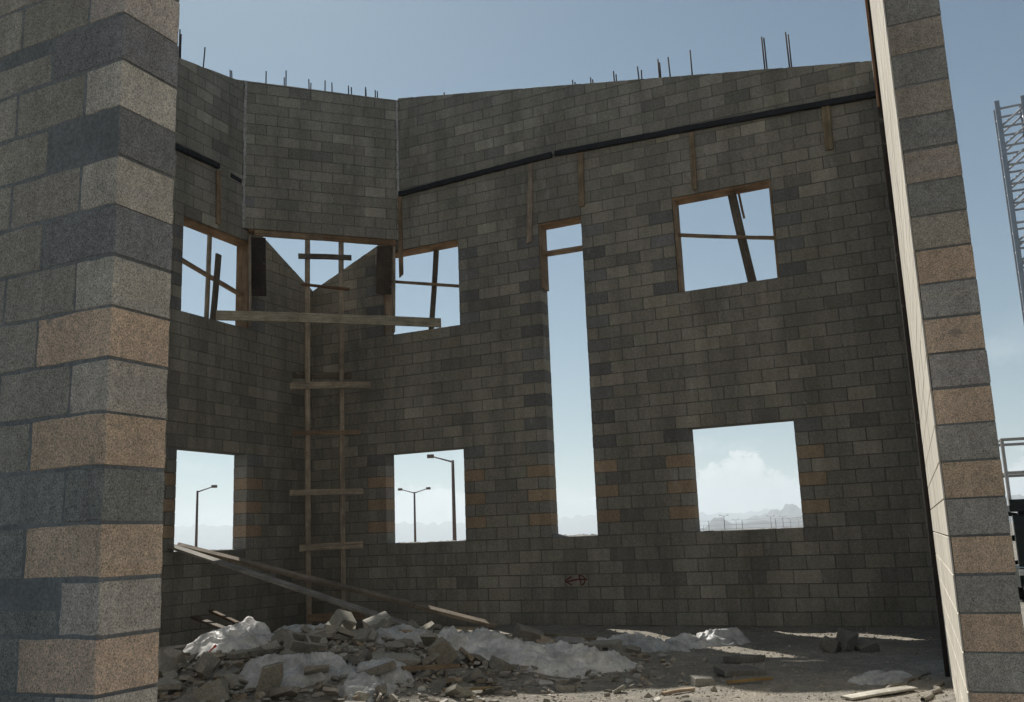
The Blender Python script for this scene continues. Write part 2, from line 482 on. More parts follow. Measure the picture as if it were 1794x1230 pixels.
# diagonal wall across the corner, carried on a timber lintel
DA, DB = CORNER+DL*(5.07*BL), O_R-DR*(7.08*BL)
DD = (DB-DA).normalized(); ND = Vector((-DD.y, DD.x, 0)); DLEN = (DB-DA).length/BL
wall_d = Wall('diagonal_block_wall', 'grey block wall spanning the corner diagonally above a timber lintel', DA, DD, ND, -.12, DLEN+.12, 28, 43,
              [], lambda u: 42.15, lambda a, b, j, r: vary(DARK, r, .15) if (j in (29, 30) and (b < 1.1 or a > DLEN-1.1) and (a < .1) != (j == 29)) else field(r), 8, T=.2)

def ragged_joint(parent_wall, u, v0, v1, w, n, seed):
    r = random.Random(seed); v, f = [], []
    k = int((v1-v0)*4)
    for i in range(k+1):
        z = parent_wall.zoff+(v0+(v1-v0)*i/k)*C
        a, b_ = u*BL-w*r.uniform(.25, .8), u*BL+w*r.uniform(.25, .8)
        v += [(a, n+.03, z), (a+.004, n-r.uniform(.002, .012), z), (b_-.004, n-r.uniform(.002, .012), z), (b_, n+.03, z)]
        if i:
            q = (i-1)*4
            f += [(q+j, q+j+1, q+j+5, q+j+4) for j in range(3)]
    link(bpy.data.objects.new('mortar_joint', mesh_from('mortar_joint', v, f, M_JOINT)), parent_wall.root)
M_JOINT = plain('pale_joint_mortar', (.36, .36, .34), .95, 0, .35, 30)
ragged_joint(wall_d, .06, 28, 42.1, .05, -.012, 4)
ragged_joint(wall_d, DLEN-.05, 28, 42.1, .04, -.012, 5)

def sill_mortar(wall, u0, u1, v, seed, hmax=.022):
    r = random.Random(seed); V, F = [], []
    n = int((u1-u0)*BL/.035)
    ns = (.004, .05, .15, .24, .291)
    for i in range(n+1):
        x = (u0+(u1-u0)*i/n)*BL
        for k, nn in enumerate(ns):
            hh = hmax*max(0, .35+.9*noise.noise(Vector((x*9+seed, nn*9, seed)))+.4*noise.noise(Vector((x*31, nn*20, seed)))) if 0 < k < 4 else -.004
            V.append((x, nn, wall.zoff+v*C-.004+hh))
    for i in range(n):
        for k in range(4):
            a = i*5+k; F.append((a, a+5, a+6, a+1))
    link(bpy.data.objects.new('sill_mortar', mesh_from('sill_mortar', V, F, M_MORTAR_NEAR, True)), wall.root)
for i_, (o0, o1, oa, ob) in enumerate(R_OPEN): sill_mortar(wall_r, o0+.02, o1-.02, oa, 20.3+i_, .05 if o1-o0 < 3 else .025)
for i_, (o0, o1, oa, ob) in enumerate(L_OPEN): sill_mortar(wall_l, o0+.02, o1-.02, oa, 40.3+i_)
def pale_joints(wall, rows, ua, ub, opens, p, seed, top, shift=0.0):
    r = random.Random(seed); V, F = [], []
    for j in rows:
        base = (0.0 if j % 2 else .5)+shift; k = math.ceil(ua-base)
        while k+base < ub:
            u = k+base; k += 1
            if r.random() > p or min(top(u-.1), top(u+.1)) < j+1 or any(o[0]-.1 < u < o[1]+.1 and o[2] <= j < o[3] for o in opens): continue
            w = r.uniform(.003, .006); z0, z1 = wall.zoff+j*C+r.uniform(0, .05), wall.zoff+(j+1)*C-r.uniform(0, .06)
            pv, pf = prism([(u*BL-w, z0), (u*BL+w, z0), (u*BL+w*r.uniform(.4, 1), z1), (u*BL-w*r.uniform(.4, 1), z1)], .012, .002, -.001); i0 = len(V)
            V += pv; F += [tuple(i+i0 for i in q) for q in pf]
    o = link(bpy.data.objects.new('pale_joint_mortar', mesh_from('pale_joint_mortar', V, F, M_JOINT)), wall.root); tag(o, None, None, None, 'stuff')
pale_joints(wall_r, [12, 13, 14, 30, 39, 38], -11, 14, R_OPEN, .4, 3, r_top)
pale_joints(wall_r, range(-7, 36), -7, 14, R_OPEN, .03, 4, r_top)
pale_joints(wall_d, [29, 30, 31, 39, 40, 41], .5, DLEN-.5, [], .4, 5, lambda u: 42.1)

# foreground left wall end
PL0 = Vector((-1.5197, 3.406, 0)); PLZ = EYE+1.95008
pier_grey, pier_light, pier_tan, pier_char = (.38, .34, .28), (.6, .52, .43), (.7, .51, .365), (.29, .275, .26)
def pl_col(a, b, j, r):
    # course index counted down from the first measured bed joint
    i = -1-j
    if b > -.01:
        if i % 2:           # full quoin block
            return vary(pier_tan, r, .07) if i >= 5 else vary(pier_char, r, .16)
        return vary(pier_light, r, .1) if i != 8 else vary((.33, .31, .27), r, .05)
    return vary((.43, .38, .31) if j > -9 else (.34, .32, .28), r, .1)
def near_par(f): return f
wall_fl = Wall('foreground_left_wall', 'near sandy grey block wall end at the left edge with tan quoin blocks', PL0, DR, NR, -20.4, 0.0, -18, 31,
               [], lambda u: 99, lambda a, b, j, r: pl_col(a, b, j, r), 13, near=True, recess=.002, zoff=PLZ, shift=.5)
# foreground right wall: its sunlit inner face is seen at a grazing angle
PR0 = Vector((2.34645, 5.16701, 0)); PRZ = EYE+2.77426
RA = rad(22.55); D3 = Vector((-math.sin(RA), -math.cos(RA), 0)); N3 = Vector((math.cos(RA), -math.sin(RA), 0))
def pr_col(a, b, j, r):
    i = -1-j
    if b > -.01:
        if i >= 6: return vary((.64, .47, .335), r, .07) if i % 2 == 0 else vary((.42, .38, .33), r, .07)
        return vary((.29, .27, .24), r, .1) if i % 2 == 0 else vary((.42, .355, .285), r, .08)
    return vary((.40, .375, .33), r, .07)
wall_fr = Wall('foreground_right_wall', 'near block wall end at the right with banded tan and grey blocks and sunlit inner side', PR0, D3, N3, -21.5, 0.0, -21, 27,
               [(-13.5, -10.0, -21, 2)], lambda u: 99, pr_col, 17, near=True, recess=.002, zoff=PRZ, shift=.5)

def add_sunlit_coat():  # added pale coat over the blocks: sunlight brightness put into its colour
    t = NT('painted_sunlight'); P = t.pos()
    mp = t.node('ShaderNodeMapping'); mp.inputs['Scale'].default_value = (7, 7, .5); t.l.new(P, mp.inputs[0])
    f = t.mul(t.mul(t.remap(t.noise(mp.outputs[0], 3, 5, .7), .3, .7, .78, 1.14), t.remap(t.noise(P, 25, 4, .7), .3, .7, .88, 1.1)), t.remap(t.noise(P, 1.2, 3), .3, .7, .9, 1.08))
    t.color(t.scale((.64, .6, .52), f)); t.rough(.9); t.bump(t.noise(P, 60, 4, .7), .4, .004)
    v, f = [], []
    for j in range(-21, 27):
        for k in range(10):
            a, b_ = (-k-1)*BL, -k*BL
            z0, z1 = PRZ+j*C+.004, PRZ+(j+1)*C-.004
            jt = .5*BL*(j % 2)
            a, b_ = max(a-jt, -10*BL)+.004, (b_-jt if k or jt else b_)-.004
            if k == 0 and jt:
                pv, pf = prism([(-jt+.004, z0), (-.004, z0), (-.004, z1), (-jt+.004, z1)], .009, .002, -.0115); i0 = len(v); v += pv; f += [tuple(i+i0 for i in q) for q in pf]
            if b_-a < .05: continue
            pv, pf = prism([(a, z0), (b_, z0), (b_, z1), (a, z1)], .009, .002, -.0115+rnd.uniform(-.001, .001)); i0 = len(v)
            v += pv; f += [tuple(i+i0 for i in q) for q in pf]
    o = link(bpy.data.objects.new('parge_coat', mesh_from('parge_coat', v, f, t.m)), wall_fr.root)
    o['label'] = 'pale cream coat added to brighten the sunlit inner side'
add_sunlit_coat()

# ------------------------------------------------------------------ timber
def board(name, p0, p1, w, t, face_n, col, mat=None, bow=.006, seg=4, taper=None, jit=.0015):
    p0, p1 = Vector(p0), Vector(p1)
    X = (p1-p0); L = X.length; X.normalize()
    Z = Vector(face_n); Z = (Z-X*Z.dot(X)).normalized(); Y = Z.cross(X)
    r = rnd; c = min(.004, t*.2)
    by, bz = r.uniform(-bow, bow), r.uniform(-bow, bow)
    cs = [(-w/2+c, -t/2), (w/2-c, -t/2), (w/2, -t/2+c), (w/2, t/2-c), (w/2-c, t/2), (-w/2+c, t/2), (-w/2, t/2-c), (-w/2, -t/2+c)]
    v, f = [], []
    for k in range(seg+1):
        q = k/seg; b = 4*q*(1-q)
        for (a, d) in cs:
            xo = 0
            if k == seg and taper: xo = taper*(a/w-.5)
            v.append((L*(q-.5)+xo, a+by*b+r.uniform(-jit, jit), d+bz*b+r.uniform(-jit, jit)))
    for k in range(seg):
        for i in range(8):
            j = (i+1) % 8
            f.append((k*8+i, (k+1)*8+i, (k+1)*8+j, k*8+j))
    f.append(tuple(range(8))); f.append(tuple(reversed(range(seg*8, seg*8+8))))
    me = mesh_from(name, v, f, mat or M_WOOD)
    bm = bmesh.new(); bm.from_mesh(me); bmesh.ops.recalc_face_normals(bm, faces=bm.faces); bm.to_mesh(me); bm.free()
    o = bpy.data.objects.new(name, me)
    mw = Matrix.Identity(4); c0 = (p0+p1)/2
    for i in range(3): mw[i][0], mw[i][1], mw[i][2], mw[i][3] = X[i], Y[i], Z[i], c0[i]
    o.matrix_world = mw; COL.objects.link(o); o.color = (*vary(col, r, .08), 1)
    return o
W_GREY, W_BROWN, W_RED, W_DARK, W_NEW = (.29, .24, .18), (.23, .165, .105), (.235, .145, .08), (.12, .098, .075), (.5, .39, .25)
def child_board(root, *a, **k):
    o = board(*a, **k); keep_world(o, root); return o
def wall_thing(name, label, cat, P, group=None):
    return thing(name, label, cat, P, 0, group)

# ledgers (dark coated) fixed along the walls
def ledger(label, wall, a, b, n=-.035):
    o = board('ledger_beam', wall.at(a[0], a[1], n), wall.at(b[0], b[1], n), .09, .07, wall.n, (.02, .02, .022), M_STEEL_DARK, bow=.012, seg=30, jit=.006)
    tag(o, label, 'beam', 'dark ledger beams along the walls')
ledger('left length of dark ledger beam on the right wall, rising to a gap', wall_r, (-7.02, 32.45), (.84, 33.0))
ledger('long dark ledger beam on the right wall reaching the right edge', wall_r, (1.0, 33.0), (14.9, 31.95))
ledger('short dark ledger beam high on the left wall above its upper window', wall_l, (-11.5, 32.5), (-6.7, 32.58))
# hanging boards under the ledgers
def strap(label, wall, u0, v0, u1, v1, w, col, n=-.025, taper=None):
    o = board('hanging_board', wall.at(u0, v0, n), wall.at(u1, v1, n), w, .035, wall.n, col, taper=taper)
    tag(o, label, 'board', 'boards hanging from the ledgers')
strap('brown board hanging beside the diagonal wall down across the upper window', wall_r, -7.02, 32.2, -6.98, 24.3, .085, W_BROWN, taper=.06)
strap('pointed brown board hanging left of the tall slot opening', wall_r, -.22, 32.6, -.42, 25.3, .1, W_GREY, taper=.05)
strap('brown board hanging above the right side of the tall slot opening', wall_r, 2.18, 32.6, 2.1, 27.75, .1, W_BROWN)
strap('narrow brown board hanging down to the upper right window head', wall_r, 7.03, 32.2, 7.0, 27.3, .085, W_BROWN)
strap('short wide pale board hanging from the ledger near the right edge', wall_r, 12.32, 32.05, 12.3, 28.4, .13, (.23, .18, .11))
strap('board hanging from the short ledger on the left wall', wall_l, -6.66, 32.2, -6.6, 27.4, .1, W_BROWN)

# timber bucks in the openings
def buck(label, wall, u0, u1, va, vb, jambs, col=W_BROWN, seed=0):
    root = thing('timber_window_buck', label, 'window frame', wall.at((u0+u1)/2, va, .147), 0, 'timber bucks lining the openings')
    th = .036
    child_board(root, 'head_board', wall.at(u0+.01, vb, .147)+Vector((0, 0, -th/2-.006)), wall.at(u1-.01, vb, .147)+Vector((0, 0, -th/2-.006)), .285, th, (0, 0, 1), W_RED, bow=.002)
    for side, vlow in jambs:
        u = u0 if side == 0 else u1
        s = 1 if side == 0 else -1
        off = wall.du*(s*(th/2+.006))
        child_board(root, 'jamb_board', wall.at(u, vlow, .147)+off, wall.at(u, vb, .147)+off+Vector((0, 0, -th-.008)), .28, th, wall.du, col, bow=.002)
    return root
def brace(root, wall, a, b, w, t, n, col, nm='brace', nn=None):
    return child_board(root, nm, wall.at(a[0], a[1], n), wall.at(b[0], b[1], n), w, t, nn or wall.n, col)
b = buck('timber buck with slanting prop in the upper right window', wall_r, 6, 10, 19, 27, [(0, 19.03), (1, 19.03)])
brace(b, wall_r, (6.1, 24.0), (9.92, 22.4), .045, .09, .15, W_BROWN)
brace(b, wall_r, (8.36, 26.7), (8.88, 19.05), .14, .04, .2, W_DARK, 'prop')
brace(b, wall_r, (8.62, 26.7), (8.75, 24.6), .035, .03, .245, W_BROWN, 'strip')
b = buck('timber buck with cross brace in the middle upper window', wall_r, -8, -4, 19, 27, [(0, 19.03)])
brace(b, wall_r, (-7.88, 24.4), (-4.05, 22.75), .045, .09, .15, W_BROWN)
brace(b, wall_r, (-5.4, 26.7), (-5.77, 19.06), .1, .04, .2, W_DARK, 'prop')
b = buck('timber buck with short jamb board at the top of the tall slot', wall_r, 0, 2, 19, 27, [(0, 21.2)])
brace(b, wall_r, (.11, 24.35), (1.97, 24.3), .2, .045, .13, W_BROWN, 'spreader', (0, 0, 1))
b = buck('timber buck with sloping brace in the upper left window', wall_l, -8.5, -4.5, 19, 27, [(1, 19.03)], (.2, .13, .078))
brace(b, wall_l, (-8.42, 23.6), (-4.6, 22.15), .05, .09, .15, W_BROWN)
brace(b, wall_l, (-6.48, 26.7), (-6.56, 19.06), .08, .045, .21, W_GREY, 'prop')
brace(b, wall_l, (-6.24, 25.0), (-6.5, 19.06), .12, .04, .09, W_DARK, 'prop')

# lintel and shoring under the diagonal wall
lint = thing('timber_lintel', 'reddish timber lintel beam under the diagonal wall with hanging end boards', 'lintel', wall_d.at(3.5, 27.5, .1))
child_board(lint, 'beam', wall_d.at(.55, 27.7, .04), wall_d.at(3.6, 27.72, .04), .11, .05, ND, W_BROWN)
child_board(lint, 'beam', wall_d.at(3.62, 27.72, .04), wall_d.at(6.98, 27.72, .04), .11, .05, ND, W_RED)
child_board(lint, 'soffit_board', wall_d.at(.3, 27.9, .11), wall_d.at(6.9, 27.9, .11), .18, .036, (0, 0, 1), W_RED)
child_board(lint, 'end_board', wall_d.at(.68, 27.35, .09), wall_d.at(.74, 22.0, .09), .3, .04, ND, (.04, .03, .024))
child_board(lint, 'end_board', wall_d.at(6.47, 27.35, .09), wall_d.at(6.4, 22.8, .09), .29, .04, ND, (.075, .06, .042))
child_board(lint, 'end_post', wall_d.at(.34, 27.35, .02), wall_d.at(.42, 19.1, .02), .09, .04, DD, W_GREY)
child_board(lint, 'end_post', wall_d.at(6.86, 27.35, .02), wall_d.at(6.8, 19.1, .02), .09, .04, DD, W_GREY)
sh = thing('timber_shoring', 'ladder like timber shore of two posts with cleats standing in the corner', 'shoring', wall_d.at(3.7, -7, .1))
for u0, u1 in ((2.9, 3.02), (4.43, 4.48)):
    child_board(sh, 'post', wall_d.at(u0, 27.6, .1), wall_d.at(u1, -7.1, .1), .085, .09, ND, W_GREY, bow=.015, seg=8)
for (ua, va, ub_, vb, h, col, n) in ((2.47, 25.8, 4.87, 25.98, .1, W_DARK, .03), (2.6, 23.2, 4.78, 22.98, .05, (.13, .075, .04), .03), (2.14, 13.9, 5.71, 14.15, .125, W_GREY, .03),
                                  (2.3, 15.0, 4.9, 15.05, .12, W_DARK, .17), (2.25, 9.75, 5.23, 9.85, .08, W_BROWN, .03), (2.17, 4.6, 5.34, 4.62, .1, W_GREY, .03), (2.59, -.1, 5.3, .02, .12, W_GREY, .03), (2.96, -5.9, 5.37, -5.95, .13, W_BROWN, .03)):
    child_board(sh, 'cleat', wall_d.at(ua, va, n), wall_d.at(ub_, vb, n), h, .035, ND, col)
# scaffold plank spanning between the two upper window sills
pa = wall_l.at(-6.5, 19.45, .02); pb = wall_r.at(-5.0, 19.45, .02)
tag(board('scaffold_plank', pa, pb, .17, .045, ND, (.34, .3, .23), bow=.014), 'long weathered plank bridging the corner between the upper window sills', 'plank')
# two long planks leaning from the left window sill to the rubble
tag(board('leaning_plank', wall_l.at(-8.75, .75, .2), Vector((-1.2, 13.5, .12)), .17, .04, (.2, -.2, 1), (.27, .25, .215), seg=6), 'wide grey plank leaning from the lower left window down to the rubble', 'plank', 'planks leaning from the lower left window')
tag(board('leaning_plank', wall_l.at(-7.85, .5, .2), Vector((-.45, 15.45, .06)), .1, .06, (.2, -.5, 1), (.26, .22, .165), seg=6), 'narrow plank leaning from the lower left window behind the wide plank', 'plank', 'planks leaning from the lower left window')

# far end buck of the foreground right wall, its unlit shade put into the colour
zz = lambda n, z, u: PR0+D3*(u*BL)+N3*n+Vector((0, 0, z))
fb = thing('timber_jamb_buck', 'upright timber buck with shade in its dark colour at the far end of the sunlit wall', 'door frame', wall_fr.at(-10.05, -20.6, .1))
zz = lambda n, z, u: PR0+D3*(u*BL)+N3*n+Vector((0, 0, z))
child_board(fb, 'jamb_board', zz(.12, 0, -10.09), zz(.12, 4.52, -10.09), .35, .04, D3, (.03, .025, .022), bow=.004)
child_board(fb, 'upright', zz(-.035, 4.3, -10.2), zz(-.035, 9.0, -10.2), .05, .09, D3, (.03, .025, .022), bow=.004)
child_board(fb, 'edge_strip', zz(-.045, 5.65, -9.97), zz(-.045, 7.5, -9.97), .022, .02, D3, (.16, .09, .05), bow=.004)

# ------------------------------------------------------------------ painted arrow on the right wall
def arrow():
    def P(x, y): return ((.5+(x-550)/17.94*.0252)*BL, VZ+(-3.5-(y-330)/17.94/21.5)*C)
    strokes = [[(545, 360), (700, 335), (850, 305), (1000, 290), (1235, 290)], [(755, 205), (640, 265), (555, 335), (640, 385), (745, 462)],
               [(985, 170), (1005, 250), (1025, 350), (1052, 472), (1110, 440), (1150, 380), (1168, 310), (1145, 235), (1085, 185), (985, 170)]]
    v, f, hw = [], [], .011
    for si, st in enumerate(strokes):
        pts = [Vector(P(*q)) for q in st]; i0 = len(v); yy = -.0045-.0006*si
        for i, p in enumerate(pts):
            d = (pts[min(i+1, len(pts)-1)]-pts[max(i-1, 0)]).normalized(); nrm = Vector((-d.y, d.x))
            w = hw*rnd.uniform(.8, 1.2)
            for s_ in (-1, 1):
                q = p+nrm*w*s_; v.append((q.x, yy, q.y))
        for i in range(len(pts)-1): f.append((i0+2*i, i0+2*i+2, i0+2*i+3, i0+2*i+1))
    o = link(bpy.data.objects.new('painted_arrow', mesh_from('painted_arrow', v, f, M_RED)), wall_r.root)
    o['label'] = 'small red spray painted double arrow mark'
arrow()
# flat black strip painting the shade of a beam pocket on the left wall
pk = board('pocket_shade_strip', wall_l.at(-5.85, 32.42, .0), wall_l.at(-5.15, 32.3, .0), .085, .012, NL, (.01, .01, .01), M_STEEL_DARK, bow=0)
keep_world(pk, wall_l.root); pk.matrix_parent_inverse = wall_l.root.matrix_basis.inverted()

# ------------------------------------------------------------------ rebar on the wall tops
def tube(p0, p1, r0, r1=None, n=6):
    p0, p1 = Vector(p0), Vector(p1); r1 = r0 if r1 is None else r1
    X = (p1-p0).normalized(); A = X.orthogonal().normalized(); B = X.cross(A)
    v = []
    for p, r_ in ((p0, r0), (p1, r1)):
        for i in range(n):
            a = 2*math.pi*i/n; v.append(tuple(p+A*(r_*math.cos(a))+B*(r_*math.sin(a))))
    f = [(i, (i+1) % n, n+(i+1) % n, n+i) for i in range(n)]+[tuple(reversed(range(n))), tuple(range(n, 2*n))]
    return v, f
ORD = ['first', 'second', 'third', 'fourth', 'fifth', 'sixth', 'seventh', 'eighth', 'ninth', 'tenth', 'eleventh', 'twelfth', 'thirteenth', 'fourteenth', 'fifteenth', 'sixteenth', 'seventeenth', 'eighteenth', 'nineteenth']
def rebars(wall, lst, where, topfn, n0):
    for i, (u, v) in enumerate(lst):
        base = wall.at(u, topfn(u)-1.2, n0+rnd.uniform(-.03, .03)); tip = wall.at(u+rnd.uniform(-.05, .03), v, n0+rnd.uniform(-.05, .05))
        d = tip-base
        a, b_ = tube((0, 0, 0), tuple(d), .0125)
        o = bpy.data.objects.new('rebar_rod', mesh_from('rebar_rod', a, b_, M_REBAR, True)); o.location = base; link(o)
        tag(o, f'{ORD[i]} dark rebar rod from the left on top of the {where}', 'rebar', 'rebar rods standing on the wall tops')
rebars(wall_r, [(-4.66, 41.95), (1.85, 39.95), (2.0, 39.6), (2.71, 39.7), (2.85, 39.4), (3.77, 39.8), (3.87, 39.3), (4.9, 39.6), (5.0, 39.3), (5.78, 39.75), (5.85, 39.5), (6.27, 39.7), (7.2, 39.95), (10.13, 39.4), (10.22, 39.3), (11.1, 39.3), (11.18, 39.2)], 'right block wall', r_top, .14)
rebars(wall_d, [(.97, 43.6), (1.82, 43.2), (1.88, 43.8), (2.97, 43.35), (3.02, 43.1), (3.7, 43.4), (4.05, 43.3), (4.8, 43.3), (4.99, 43.2), (5.63, 43.3), (5.68, 43.2), (6.12, 43.15), (6.2, 43.15)], 'diagonal block wall', lambda u: 42.15, .1)
rebars(wall_l, [(-8.72, 43.6), (-8.6, 43.35), (-7.35, 43.3), (-5.58, 42.9), (-5.39, 43.0)], 'left block wall', l_top, .14)

# ------------------------------------------------------------------ rubble
def chunk_mesh(kind, r):
    bm = bmesh.new(); bmesh.ops.create_cube(bm, size=1)
    dims = {'shell': (r.uniform(.18, .34), r.uniform(.12, .2), r.uniform(.035, .06)), 'lump': (r.uniform(.12, .22), r.uniform(.1, .18), r.uniform(.08, .14)),
            'half': (.2, .19, r.uniform(.14, .19))}[kind]
    bmesh.ops.scale(bm, vec=dims, verts=bm.verts)
    for _ in range(r.randint(2, 4)):
        d = Vector((r.uniform(-1, 1), r.uniform(-1, 1), r.uniform(-.7, .7))).normalized()
        ext = sum(abs(d[i])*dims[i] for i in range(3))/2
        g = bm.verts[:]+bm.edges[:]+bm.faces[:]
        res = bmesh.ops.bisect_plane(bm, geom=g, plane_co=d*ext*r.uniform(.45, .85), plane_no=d, clear_outer=True)
        ed = [e for e in res['geom_cut'] if isinstance(e, bmesh.types.BMEdge)]
        if ed: bmesh.ops.edgeloop_fill(bm, edges=ed)
    for v in bm.verts: v.co += Vector((r.uniform(-1, 1), r.uniform(-1, 1), r.uniform(-1, 1)))*.006
    bmesh.ops.recalc_face_normals(bm, faces=bm.faces)
    me = bpy.data.meshes.new('rubble_chunk'); bm.to_mesh(me); bm.free(); me.materials.append(M_BLOCK); return me
rr = random.Random(41)
CHUNKS = [chunk_mesh(k, rr) for k in ['shell']*18+['lump']*4+['half']]
CH_LAB = {'grey': 'broken grey concrete block chunk lying in the rubble heap', 'tan': 'broken tan block chunk lying in the rubble heap', 'loose': 'small loose block fragment lying on the dirt'}
def chunk(x, y, dz, sc, rot, col, label, group='broken block chunks in the rubble heap', me=None):
    o = bpy.data.objects.new('rubble_chunk', me or rr.choice(CHUNKS)); o.location = (x, y, H(x, y)+dz); o.rotation_euler = rot
    o.scale = (sc, sc, sc); o.color = (*col, 1); link(o); return tag(o, label, 'rubble', group)
def rcol():
    q = rr.random()
    if q < .1: return vary((.33, .265, .195), rr, .12), 'tan'
    if q < .4: return vary((.34, .315, .265), rr, .15), 'grey'
    return vary((.25, .232, .195), rr, .18), 'grey'
KEEP = [(-3.35, 10.85, .5, .42), (-3.2, 10.15, .9, .55), (-2.75, 12.3, .7, .4), (-2.1, 8.95, .45, .35), (-1.42, 8.55, .22, .2), (-1.3, 9.0, .2, .2), (.15, 10.3, 1.0, .42), (-.55, 10.75, .42, .35), (1.35, 11.9, .6, .4), (-1.72, 11.3, .25, .3), (-.83, 9.6, .22, .25)]
n_ch, tries = 0, 0
while n_ch < 285 and tries < 9000:
    tries += 1
    x, y = rr.uniform(-4.8, 1.4), rr.uniform(7.7, 13.6)
    dens = sum(a*math.exp(-((x-cx_)/(sx*1.1))**2-((y-cy_)/(sy*1.1))**2) for cx_, cy_, a, sx, sy in HEAP[:5])
    if rr.random() > dens*4.2: continue
    p = to_px((x, y, H(x, y)))
    if p is None or p[0] < 270 or p[1] > 1275: continue
    if any(((x-a)/c)**2+((y-b_)/d)**2 < 1 for a, b_, c, d in KEEP) and rr.random() < .93: continue
    col, kd = rcol()
    sc = rr.choice((.4, .5, .6, .7, .85, 1.0, 1.0, 1.2))
    chunk(x, y, rr.uniform(.0, .09)*(1 if dens > .12 else .3), sc, (rr.gauss(0, .38), rr.gauss(0, .38), rr.uniform(0, 6.28)), col, CH_LAB[kd], 'broken %s block chunks in the rubble heap' % kd)
    n_ch += 1
# larger pieces one can pick out
def slab(label, x, y, dz, dims, rot, col, cut=.7):
    bm = bmesh.new(); bmesh.ops.create_cube(bm, size=1); bmesh.ops.scale(bm, vec=dims, verts=bm.verts)
    for _ in range(4):
        d = Vector((rr.uniform(-1, 1), rr.uniform(-.4, .4), rr.uniform(-1, 1))).normalized(); ext = sum(abs(d[i])*dims[i] for i in range(3))/2
        res = bmesh.ops.bisect_plane(bm, geom=bm.verts[:]+bm.edges[:]+bm.faces[:], plane_co=d*ext*cut, plane_no=d, clear_outer=True)
        ed = [e for e in res['geom_cut'] if isinstance(e, bmesh.types.BMEdge)]
        if ed: bmesh.ops.edgeloop_fill(bm, edges=ed)
    bmesh.ops.bevel(bm, geom=bm.edges[:], offset=.006, segments=1, affect='EDGES')
    bmesh.ops.recalc_face_normals(bm, faces=bm.faces)
    me = bpy.data.meshes.new('block_piece'); bm.to_mesh(me); bm.free(); me.materials.append(M_BLOCK)
    o = bpy.data.objects.new('block_piece', me); o.location = (x, y, H(x, y)+dz); o.rotation_euler = rot; o.color = (*col, 1); link(o)
    tag(o, label, 'rubble', 'large block pieces in the rubble')
slab('large block piece balanced on its corner in front of the white sheet', -.83, 9.7, .11, (.26, .1, .22), (.2, .75, .3), (.25, .225, .18), .75)
slab('upright block slab standing in the rubble below the white bag', -2.25, 8.5, .1, (.2, .07, .4), (.1, .25, .5), (.24, .22, .18), .7)
slab('pale tilted block lit by the sun near the leaning planks', -1.72, 11.4, .15, (.33, .24, .12), (.25, -.3, .5), (.36, .34, .3), .75)
slab('flat block slab lying low in the middle of the rubble', -1.25, 9.3, .1, (.46, .26, .07), (.12, .08, .2), (.28, .26, .22), .8)
slab('dark block piece beside the right end of the white sheet', -.25, 9.75, .06, (.28, .2, .12), (.3, .4, .9), (.22, .205, .17), .7)
slab('block with one sunlit edge behind the white sheet', .05, 11.5, .12, (.34, .2, .16), (.3, .35, .4), (.24, .215, .18), .85)
slab('small sunlit block right of the sunlit edged block', .52, 11.1, .07, (.34, .2, .12), (.2, .1, -.1), (.24, .23, .21), .9)
slab('dark broken block stump standing alone on the dirt near the right wall', 3.66, 11.0, .1, (.15, .18, .26), (.2, .3, .5), (.16, .15, .13), .6)
slab('low dark block lump at the left foot of the lone stump', 3.5, 11.05, .06, (.22, .2, .16), (.4, .3, .9), (.17, .16, .135), .6)
slab('low dark block lump at the right foot of the lone stump', 3.88, 11.02, .05, (.24, .2, .14), (.3, -.3, .2), (.17, .16, .135), .6)
slab('lone flat slab lying in the shade on open dirt', 2.1, 9.55, .03, (.42, .3, .06), (.05, .04, .2), (.17, .16, .14), .85)
slab('second flat slab lying farther back on shaded dirt', 2.4, 10.6, .03, (.4, .25, .07), (-.05, .04, .5), (.17, .16, .14), .85)
slab('small pale block chunk at the edge of the sunlit dirt', 1.62, 8.98, .02, (.2, .14, .09), (.1, .05, .2), (.3, .285, .25), .85)
def hollow_mesh(keep, r):
    xs, ys, h = [0, .032, .18, .21, .358, .39], [0, .034, .16, .194], .19
    solid_ = lambda i, j: 0 <= i < 5 and 0 <= j < 3 and (i, j) not in ((1, 1), (3, 1)) and xs[i] < keep
    bm = bmesh.new()
    def q(a, b_, c, d): bm.faces.new([bm.verts.new(p) for p in (a, b_, c, d)])
    for i in range(5):
        for j in range(3):
            if not solid_(i, j): continue
            x0, x1, y0, y1 = xs[i], xs[i+1], ys[j], ys[j+1]
            q((x0, y0, h), (x1, y0, h), (x1, y1, h), (x0, y1, h)); q((x0, y1, 0), (x1, y1, 0), (x1, y0, 0), (x0, y0, 0))
            if not solid_(i-1, j): q((x0, y0, 0), (x0, y0, h), (x0, y1, h), (x0, y1, 0))
            if not solid_(i+1, j): q((x1, y0, 0), (x1, y1, 0), (x1, y1, h), (x1, y0, h))
            if not solid_(i, j-1): q((x0, y0, 0), (x1, y0, 0), (x1, y0, h), (x0, y0, h))
            if not solid_(i, j+1): q((x0, y1, 0), (x0, y1, h), (x1, y1, h), (x1, y1, 0))
    bmesh.ops.remove_doubles(bm, verts=bm.verts, dist=.0005)
    for v in bm.verts: v.co += Vector((r.uniform(-1, 1), r.uniform(-1, 1), r.uniform(-1, 1)))*.005-Vector((.1, .1, 0))
    bmesh.ops.recalc_face_normals(bm, faces=bm.faces)
    me = bpy.data.meshes.new('hollow_block'); bm.to_mesh(me); bm.free(); me.materials.append(M_BLOCK); return me
HOL = [hollow_mesh(.3, rr), hollow_mesh(.2, rr), hollow_mesh(.5, rr)]
